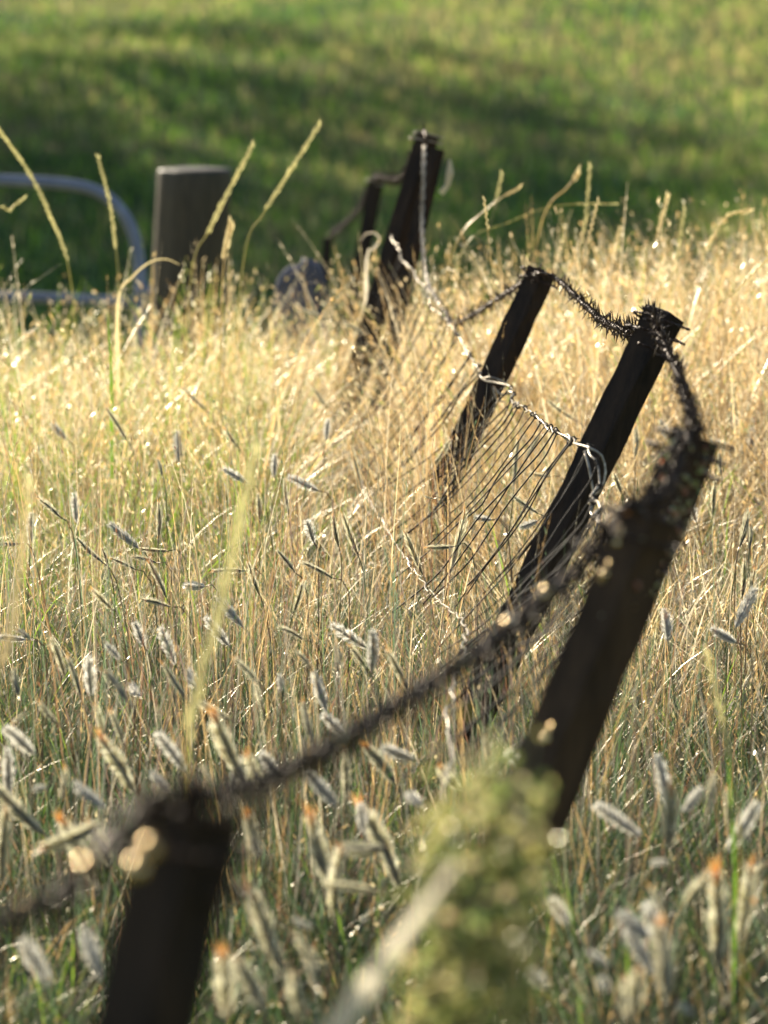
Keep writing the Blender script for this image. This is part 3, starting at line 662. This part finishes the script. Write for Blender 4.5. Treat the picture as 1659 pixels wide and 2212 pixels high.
hs(B_, 'W', '390 70 455 85;1340 1220 1260 1320;1130 1530 1200 1530;710 1690 780 1790;1000 1750 1120 1850;620 1990 680 2060;920 2020 930 2080;870 1910 950 1970;530 1060 600 1160;100 1240 160 1290;1240 2130 1310 2170;900 1290 1090 1420')
hs(B_, 'F', '1210 1230 1200 1480;1370 1590 1265 1730;1540 1560 1500 1870;1610 1540 1530 1640;1570 1700 1621 1800;1160 1810 1190 2110;1070 1990 1050 2190;1020 2030 1030 2200;430 1000 440 1100;240 1130 320 1230;-70 1050 50 1200')
hs(C_, 'S', '460 470 550 610;795 380 895 480;160 850 260 935;1300 40 1420 90;1490 95 1585 150;1350 370 1420 470;1520 640 1560 820;1230 780 1250 940;1115 840 1120 950;680 690 700 760')
hs(C_, 'W', '1330 980 1360 1050')
hs(D_, 'S', '900 460 1105 610;690 760 655 1100;850 720 745 890;770 1000 935 1025;640 1160 840 1300;300 260 210 420;1550 660 1550 880;1390 1000 1450 1150;180 760 60 950;0 1170 60 1190;20 1550 220 1540')
hs(D_, 'W', '370 1330 490 1345;700 1400 830 1350')
hs(E_, 'S', '1215 1400 1235 1590;1180 1640 1160 1900;1470 1890 1390 2180;1475 2000 1470 2211')
ORD = ['leftmost', 'second from left', 'third from left', 'fourth from left', 'fifth from left', 'sixth from left', 'seventh from left', 'eighth from left', 'ninth from left', 'tenth from left', 'eleventh from left', 'twelfth from left', 'thirteenth from left']
ZONES = [  # (u0, u1, v0, v1, phrase)
    (0, 560, 0, 1080, 'in the pale grass below the gate'),
    (560, 900, 0, 1090, 'in the grass around the tallest post'),
    (900, 1300, 0, 1130, 'beside the upper netting'),
    (1300, 1700, 0, 1400, 'in the golden grass at the right edge'),
    (0, 260, 1080, 1330, 'in the tan grass at the left edge'),
    (260, 560, 1080, 1330, 'in tan grass high above the nearest post'),
    (560, 830, 1080, 1330, 'in fine grass left of the netting'),
    (830, 1300, 1130, 1400, 'under the slanting netting stays'),
    (0, 330, 1330, 1610, 'in grass upper left of the nearest post'),
    (330, 640, 1330, 1610, 'in green grass straight above the nearest post'),
    (640, 940, 1330, 1620, 'close above the blurred barbed wire'),
    (0, 420, 1610, 1760, 'just above the nearest post'),
    (420, 760, 1610, 1960, 'right of the nearest post\'s head'),
    (0, 420, 1760, 2212, 'left of the nearest post'),
    (420, 760, 1960, 2300, 'low, right beside the nearest post'),
    (640, 1170, 1600, 1960, 'around the yellow-green bush\'s top'),
    (1150, 1420, 1660, 2000, 'right of the yellow-green bush'),
    (1420, 1700, 1660, 1960, 'at the lower right edge'),
    (1420, 1700, 1960, 2300, 'low in the bottom right corner'),
    (1100, 1420, 1960, 2300, 'low beside the yellow-green bush')]
TONE = {'S': 'slim dark grey seed head', 'F': 'cream furry orange-tipped seed head', 'W': 'fluffy silvery white seed head'}
# more heads of the same kinds across the left, the centre and the right edge
rh = random.Random(77); cnt = {}
def zone_of(u, v): return next((k for k, z in enumerate(ZONES) if z[0] <= u < z[1] and z[2] <= v < z[3]), None)
for typ, a, b in H:
    k = (zone_of((a[0] + b[0]) / 2, (a[1] + b[1]) / 2), typ); cnt[k] = cnt.get(k, 0) + 1
added = 0
while added < 64:
    u, v = rh.uniform(5, 1650), rh.uniform(900, 2080)
    if (u > 800 and v < 1400 and u < 1400) or (860 < u < 1250 and v > 1650) or (u > 1050 and u < 1420 and v < 1800) or (200 < u < 520 and v > 1680): continue
    typ = 'F' if v > 1750 and rh.random() < .6 else rh.choice('SWW'); z = zone_of(u, v)
    if z is None or cnt.get((z, typ), 0) >= 9: continue
    an = rh.gauss(-.45, .5); L = (62 + (v - 900) * .055) * rh.uniform(.6, 1.1) * (1.5 if typ == 'F' else 1)
    du, dv = math.sin(an) * L / 2, math.cos(an) * L / 2
    if any(abs(u - (a[0] + b[0]) / 2) < 24 and abs(v - (a[1] + b[1]) / 2) < 40 for _, a, b in H): continue
    H.append((typ, (u + du, v - dv), (u - du, v + dv))); cnt[(z, typ)] = cnt.get((z, typ), 0) + 1; added += 1
zmap = {}
for i, (typ, a, b) in enumerate(H):
    u, v = (a[0] + b[0]) / 2, (a[1] + b[1]) / 2
    for zi, z in enumerate(ZONES):
        if z[0] <= u < z[1] and z[2] <= v < z[3]: break
    else: zi = len(ZONES) - 1
    zmap.setdefault((zi, typ), []).append((u, i))
LAB = {}
for (zi, typ), lst in zmap.items():
    lst.sort()
    for k, (u, i) in enumerate(lst):
        pre = '' if len(lst) == 1 else (ORD[k] + ' ' if k < len(lst) - 1 or len(lst) > 13 else 'rightmost ')
        LAB[i] = pre + TONE[typ] + ' ' + ZONES[zi][4]
for i, (typ, a, b) in enumerate(H):
    vm = (a[1] + b[1]) / 2; zc = {'S': .36, 'F': .30, 'W': .34}[typ] + random.uniform(-.05, .05)
    d = (HC - zc) * FPX / (vm + 170)
    d = min(d, 12.0)
    if 1600 < vm and typ == 'F': d *= random.uniform(.92, 1.02)
    tuft = P(*a, d + random.uniform(-.03, .03)); foot = P(*b, d + random.uniform(-.03, .03)); Lh = (tuft - foot).length * (1.0 if typ == 'S' else 1.02)
    gx, gy = foot.x + (foot.x - tuft.x) * random.uniform(.2, 1.0) + random.uniform(-.04, .04), foot.y + random.uniform(-.08, .12)
    base = Vector((gx, gy, gz(gx, gy) - .01))
    root = empty('seed_stalk', base); tag(root, LAB[i], 'grass stalk', 'grass stalks with furry seed heads')
    m = MB(); dirn = (foot - tuft).normalized()
    pts = spline([foot, foot + dirn * .035 + Vector((0, 0, -.01)), base.lerp(foot, .5) + dirn * .03, base], .03)
    m.tube(pts, [.0011 + .0004 * k / len(pts) for k in range(len(pts))], 5)
    link('stem', m.mesh('stem', True, base), M['stemr' if i % 3 else 'stemg'], root)
    hc, hh, ha = random.choice(HM[typ])
    o = link('seed_head', hc, None, root)
    wide = {'S': .95, 'F': 1.12, 'W': 1.15}[typ]
    short = max(.7, min(1.1, .065 / Lh)) if typ != 'F' else max(.8, min(1.15, .085 / Lh))
    o.matrix_basis = Matrix.Translation(foot - base) @ orient(tuft - foot, random.uniform(0, 6.28)) @ Matrix.Diagonal((Lh * wide * short, Lh * wide * short, Lh, 1))
    for nm, me in (('hair_fringe', hh), ('awn_tuft', ha)):
        if nm == 'awn_tuft' and typ == 'W': continue
        c = link(nm, me, None, o)

# ------------------------------------------------------------------ tall grass spikes
def spike(label, pts, d, frac, size, matk='straw', dens=1.0, group='tall grass spikes above the meadow', name='grass_spike'):
    """stem with alternate flattened spikelets along its upper part; pts from the tip down"""
    size *= 1.45; q = [P(u, v, d) for u, v in pts]
    last = q[-1]; dr = (q[-1] - q[-2]).normalized()
    gx = last.x + dr.x * .12; base = Vector((gx, last.y + .02, gz(gx, last.y) - .01))
    path = spline(q + [last.lerp(base, .5) + dr * .03, base], .008)
    vis = spline(q, .008); n1 = max(4, int(len(vis) * frac))
    root = empty(name, base); tag(root, label, 'grass stalk', group)
    m = MB(); m.tube(path[::2] + [path[-1]], [size * .16] * (len(path[::2]) + 1), 5); link('stem', m.mesh('stem', True, base), M[matk], root)
    m = MB(); r = random.Random(len(label) * 7 + int(pts[0][0])); k = 0; step = max(1, int(1 / dens))
    for i in range(0, n1, step):
        p = path[i]; t, a, b = frame(path[max(i - 1, 0)] - path[i + 1]); side = 1 if k % 2 else -1; k += 1
        o_ = (RT * side * .8 + b * r.uniform(-.5, .5)).normalized(); dd = (t + o_ * r.uniform(.16, .34)).normalized()
        L = size * r.uniform(2.0, 3.0); w = dd.cross(FW + Vector((r.uniform(-.4, .4), 0, r.uniform(-.4, .4)))).normalized() * size * .42
        nn = dd.cross(w).normalized() * size * .25
        m.add([p, p + dd * L * .45 + w, p + dd * L, p + dd * L * .45 - w, p + dd * L * .45 + nn, p + dd * L * .45 - nn], [(0, 1, 4), (1, 2, 4), (2, 3, 4), (3, 0, 4)])
    link('spike', m.mesh('spike', False, base), M[matk], root)
S_ = spike
S_('long curved spike rising past the gate rail at the left edge', [(-4, 278), (60, 370), (105, 460), (150, 590)], 12, .95, .0055, 'strawg')
S_('straight spike standing in front of the gate\'s rounded corner', [(212, 342), (235, 430), (248, 520), (255, 600)], 12, .8, .005, 'strawg')
S_('spike crossing the right edge of the wooden gate post', [(543, 318), (490, 420), (450, 500), (415, 580)], 12, .75, .0065, 'strawg')
S_('tallest spike leaning right between gate post and tallest fence post', [(687, 272), (620, 380), (570, 460), (530, 540)], 12, .7, .0065, 'strawg')
S_('short thick tan spike in front of the foot of the gate post', [(497, 490), (484, 560), (478, 680)], 11.6, .45, .009, 'straw')
S_('small tilted spike below the gate\'s top rail at the left edge', [(47, 432), (20, 452), (-20, 480)], 12, .8, .005, 'strawg')
S_('tall upright spike above the barbed wire, right of centre', [(1274, 362), (1265, 470), (1250, 590)], 12, .7, .005, 'strawg')
S_('orange-tipped spike above the sharpest post', [(1441, 428), (1428, 480), (1415, 530), (1400, 610)], 11.6, .45, .0065, 'straw')
S_('slender spike just right of the orange-tipped spike', [(1478, 455), (1460, 570), (1450, 640)], 12, .6, .005, 'strawg')
S_('spike bending over to the right near the right edge', [(1614, 456), (1570, 468), (1535, 520), (1510, 570), (1480, 660)], 11.6, .6, .0062, 'straw')
S_('dark-edged spike leaning right above the head of the dark post', [(1291, 438), (1270, 520), (1255, 572)], 11, .7, .0045, 'straw')
S_('short blurred spike between the upright and orange-tipped spikes', [(1337, 498), (1318, 600)], 12.3, .8, .0058, 'straw')
S_('long spike slanting up to the right edge', [(1659, 558), (1590, 630), (1520, 705)], 10.2, .8, .0048, 'straw')
S_('small round-headed stalk above the crest grass', [(1242, 384), (1225, 405), (1170, 480)], 12.2, .22, .010, 'straw')
S_('thin spike directly right of the tallest post', [(1083, 378), (1068, 450), (1050, 540)], 12.4, .5, .005, 'strawg')
S_('reddish-headed stalk leaning right of the tallest post', [(1117, 408), (1060, 445), (980, 540)], 12.2, .22, .006, 'straw')
S_('thin spike standing midway between tallest post and barbed wire sag', [(1046, 432), (1056, 520), (1066, 640)], 10.4, .35, .0036, 'straw')
S_('nearly level thin stalk crossing the crest grass', [(1326, 440), (1200, 445), (1100, 480), (1000, 540)], 12.2, .25, .004, 'strawg')
S_('near blurred yellowish stalk rising left of centre', [(548, 985), (505, 1180), (470, 1330), (430, 1480), (400, 1660)], 5.0, .97, .0062, 'strawg', .8, None)
S_('near blurred yellow stalk at the left edge', [(62, 1050), (40, 1260), (15, 1400), (-15, 1540)], 5.0, .95, .0055, 'straw', .8, None)
S_('pale upright stalk near the right edge beside the nearest dark posts', [(1530, 1420), (1560, 1560), (1590, 1700), (1600, 1900)], 5.6, .5, .0045, 'strawg', 1, None)

def long_leaf(name, label, pts, d, w, matk):
    q = [P(u, v, d) for u, v in pts]; last = q[-1]; base = Vector((last.x, last.y, gz(last.x, last.y) - .01))
    if last.z - base.z > .02: q = q + [last.lerp(base, .5), base]
    path = spline(q, .012); n = len(path); m = MB(); vs = []
    for i, p in enumerate(path):
        t = i / (n - 1); t_, a, b = frame(path[max(i - 1, 0)] - path[min(i + 1, n - 1)])
        s_ = (t_.cross(FW)).normalized() * w * .5 * min(1, .12 + 2.4 * t) * (1 - .35 * t); vs += [p - s_, p + FW * .15 * w, p + s_]
    fs = []
    for i in range(n - 1): fs += [(3 * i, 3 * i + 1, 3 * i + 4, 3 * i + 3), (3 * i + 1, 3 * i + 2, 3 * i + 5, 3 * i + 4)]
    m.add(vs, fs); o = link(name, m.mesh(name, True, base), M[matk]); o.location = base; tag(o, label, 'grass blade')
long_leaf('dry_leaf', 'broad pale dry leaf slanting across the bottom beside the yellow-green bush', [(990, 1865), (900, 1985), (800, 2120), (710, 2250), (600, 2420), (540, 2540)], 3.2, .042, 'leaf')
long_leaf('dry_leaf', 'arched dry blade curling over in front of the gate post\'s foot', [(388, 572), (360, 560), (325, 566), (285, 600), (255, 655)], 11.6, .012, 'straw')
long_leaf('dry_leaf', 'curled cream leaf caught beside the tallest post', [(780, 520), (790, 505), (812, 504), (820, 520), (805, 540), (792, 560)], 12.9, .012, 'leaf')
long_leaf('green_leaf', 'single bright green blade standing in the lower right grass', [(1572, 1600), (1578, 1720), (1588, 1880)], 5.9, .006, 'brightleaf')
long_leaf('green_leaf', 'bright green blade standing in front of the gate\'s foot', [(232, 672), (236, 740), (240, 800)], 10.6, .010, 'brightleaf')

# ------------------------------------------------------------------ yellow-green bush in the foreground
bb = P(1030, 2900, 3.55); bb.z = gz(bb.x, bb.y)
bush = empty('flowering_bush', bb); tag(bush, 'tall blurred yellow-green bush of tiny round buds at the bottom right of centre', 'bush')
r = random.Random(21); stems = MB(); buds = MB(); lv = MB()
tips = [(1075, 1650, 4.0), (1010, 1705, 4.02), (1140, 1705, 3.98), (960, 1745, 4.0), (1165, 1790, 4.02), (925, 1830, 3.97), (1060, 1760, 3.92), (1115, 1850, 3.95), (985, 1870, 3.95), (900, 1940, 4.02), (1050, 1930, 3.9), (1150, 1960, 3.97),
        (945, 2040, 3.95), (1010, 2080, 3.92), (1090, 2050, 3.94), (880, 2120, 3.97), (960, 2180, 3.92), (1130, 2120, 3.95), (1060, 2200, 3.9)]
PB = [(.62, .62, .22), (.74, .70, .32), (.48, .54, .16), (.84, .74, .42), (.32, .40, .11)]
for (u, v, d) in tips:
    tp = P(1045 + (u - 1045) * .9, v, d - .45); st = spline([bb + Vector((r.uniform(-.02, .02), r.uniform(-.02, .02), 0)), bb.lerp(tp, .6) + Vector((0, 0, .04)), tp], .03)
    stems.tube(st, [.0036 - .0020 * k / len(st) for k in range(len(st))], 5)
    for _ in range(36):
        g = Vector((r.gauss(0, .012), r.gauss(0, .014), r.gauss(-.014, .026))); c = tp + g
        R = r.uniform(.0022, .0050); ax = Vector((r.gauss(0, 1), r.gauss(0, 1), r.gauss(.6, 1))).normalized(); e1 = ax.orthogonal().normalized(); e2 = ax.cross(e1)
        cc = r.choice(PB)
        for k in range(6):
            w = k * PI / 3 + r.uniform(-.3, .3); o_ = e1 * math.cos(w) + e2 * math.sin(w); sd = ax.cross(o_) * R * .55
            buds.add([c, c + o_ * R + sd + ax * R * .5, c + o_ * R * 1.1 + ax * R * 1.5, c + o_ * R - sd + ax * R * .5], [(0, 1, 2, 3)], [x * r.uniform(.8, 1.2) for x in cc])
        if _ % 3 == 0: stems.tube([tp + Vector((0, 0, -.03)), c], .0008, 4)
    for _ in range(9):
        p0 = st[int(len(st) * r.uniform(.55, .97))]; a = r.uniform(0, 2 * PI); dd = Vector((math.cos(a), math.sin(a), r.uniform(.1, 1.1))).normalized(); L = r.uniform(.022, .05); w = dd.cross(Vector((0, 0, 1))).normalized() * r.uniform(.003, .006)
        lv.add([p0, p0 + dd * L * .5 + w, p0 + dd * L + Vector((0, 0, -.006)), p0 + dd * L * .5 - w], [(0, 1, 2, 3)], [x * r.uniform(.6, 1.1) for x in r.choice([(.48, .58, .14), (.66, .68, .26), (.32, .44, .10)])])
link('stem', stems.mesh('stem', True, bb), M['stemg'], bush)
o = link('buds', buds.mesh('buds', True, bb), M['bud'], bush); o['kind'] = 'stuff'; o['label'] = 'round yellow-green buds'
o = link('leaves', lv.mesh('leaves', False, bb), M['bud'], bush); o['kind'] = 'stuff'; o['label'] = 'small narrow leaves'

# ------------------------------------------------------------------ trees on the hill, left of and above the view; they shade the slope
def tree(x, y, h, rad, label, seed):
    r = random.Random(seed); z0 = gz(x, y) - .1; root = empty('tree', (x, y, z0)); tag(root, label, 'tree', 'trees on the hillside shading the slope')
    m = MB(); trunk = [Vector((x + r.uniform(-.1, .1) * k, y + r.uniform(-.1, .1) * k, z0 + h * .6 * k / 6)) for k in range(7)]
    m.tube(trunk, [.28 - .03 * k for k in range(7)], 10); ends = []
    for k in range(9):
        b0 = trunk[3 + k % 4]; a = k * 2.4 + r.uniform(0, .6); e = b0 + Vector((math.cos(a) * rad * r.uniform(.5, .9), math.sin(a) * rad * r.uniform(.5, .9), h * r.uniform(.10, .34)))
        m.tube([b0, b0.lerp(e, .5) + Vector((0, 0, .25)), e], [.10, .06, .02], 6); ends += [e, b0.lerp(e, .6)]
    ends.append(trunk[-1] + Vector((0, 0, h * .3)))
    link('trunk', m.mesh('trunk', True, (x, y, z0)), M['bark'], root)
    c = MB()
    for e in ends:
        for _ in range(190):
            p = e + Vector((r.gauss(0, .75), r.gauss(0, .75), r.gauss(0, .7))); d = Vector((r.gauss(0, 1), r.gauss(0, 1), r.gauss(0, 1))).normalized(); s_ = d.orthogonal().normalized() * .11; L = r.uniform(.25, .45)
            c.add([p, p + d * L * .5 + s_, p + d * L, p + d * L * .5 - s_], [(0, 1, 2, 3)])
    link('crown', c.mesh('crown', False, (x, y, z0)), M['crown'], root)
tree(-11.5, 58, 13, 3.6, 'broad leafy tree on the slope beyond the left edge, nearest of the row', 1)
tree(-11.0, 68, 16, 4.0, 'taller leafy tree second along the row beyond the left edge', 2)
tree(-12.5, 78, 18, 4.2, 'tall leafy tree third along the row beyond the left edge', 3)
tree(-17.5, 66, 18, 4.2, 'spreading leafy tree farthest left on the slope', 4)
tree(-17.5, 75, 20, 4.4, 'large leafy tree standing behind the row beyond the left edge', 5)
tree(-14.0, 90, 18, 5.2, 'leafy tree highest up the slope beyond the left edge', 6)
tree(-21.0, 84, 22, 4.8, 'tallest leafy tree farthest back and left on the slope', 7)

# ------------------------------------------------------------------ light, sky, camera
AZ, EL = math.radians(30), math.radians(25)       # sun ahead of the viewer, to the left
sdir = Vector((-math.sin(AZ) * math.cos(EL), math.cos(AZ) * math.cos(EL), math.sin(EL)))
sun = bpy.data.lights.new('Sun', 'SUN'); sun.energy = 5.0; sun.angle = math.radians(.53); sun.color = (1.0, .89, .70)
so = bpy.data.objects.new('Sun', sun); COL.objects.link(so); so.rotation_euler = sdir.to_track_quat('Z', 'Y').to_euler()
w = bpy.data.worlds.new('World'); sc.world = w; w.use_nodes = True; nt = w.node_tree
bg = nt.nodes['Background']; sk = nt.nodes.new('ShaderNodeTexSky'); sk.sky_type = 'NISHITA'; sk.sun_disc = False
sk.sun_elevation = EL; sk.sun_rotation = -AZ; bg.inputs['Strength'].default_value = .085
nt.links.new(sk.outputs[0], bg.inputs['Color'])

cam = bpy.data.cameras.new('Camera'); co = bpy.data.objects.new('Camera', cam); COL.objects.link(co)
co.location = CAM; co.rotation_euler = (PI / 2 - PITCH, 0, 0)
cam.sensor_fit = 'HORIZONTAL'; cam.sensor_width = 36; cam.lens = 36 * FPX / 1659
cam.clip_start = .05; cam.clip_end = 6000
cam.dof.use_dof = True; cam.dof.focus_distance = 8.4; cam.dof.aperture_fstop = 6.2
sc.camera = co
sc.view_settings.view_transform = 'Standard'; sc.view_settings.look = 'None'; sc.view_settings.exposure = 0
sc.cycles.film_exposure = 1.6
sc.cycles.max_bounces = 14; sc.cycles.diffuse_bounces = 12; sc.cycles.caustics_reflective = False; sc.cycles.caustics_refractive = False
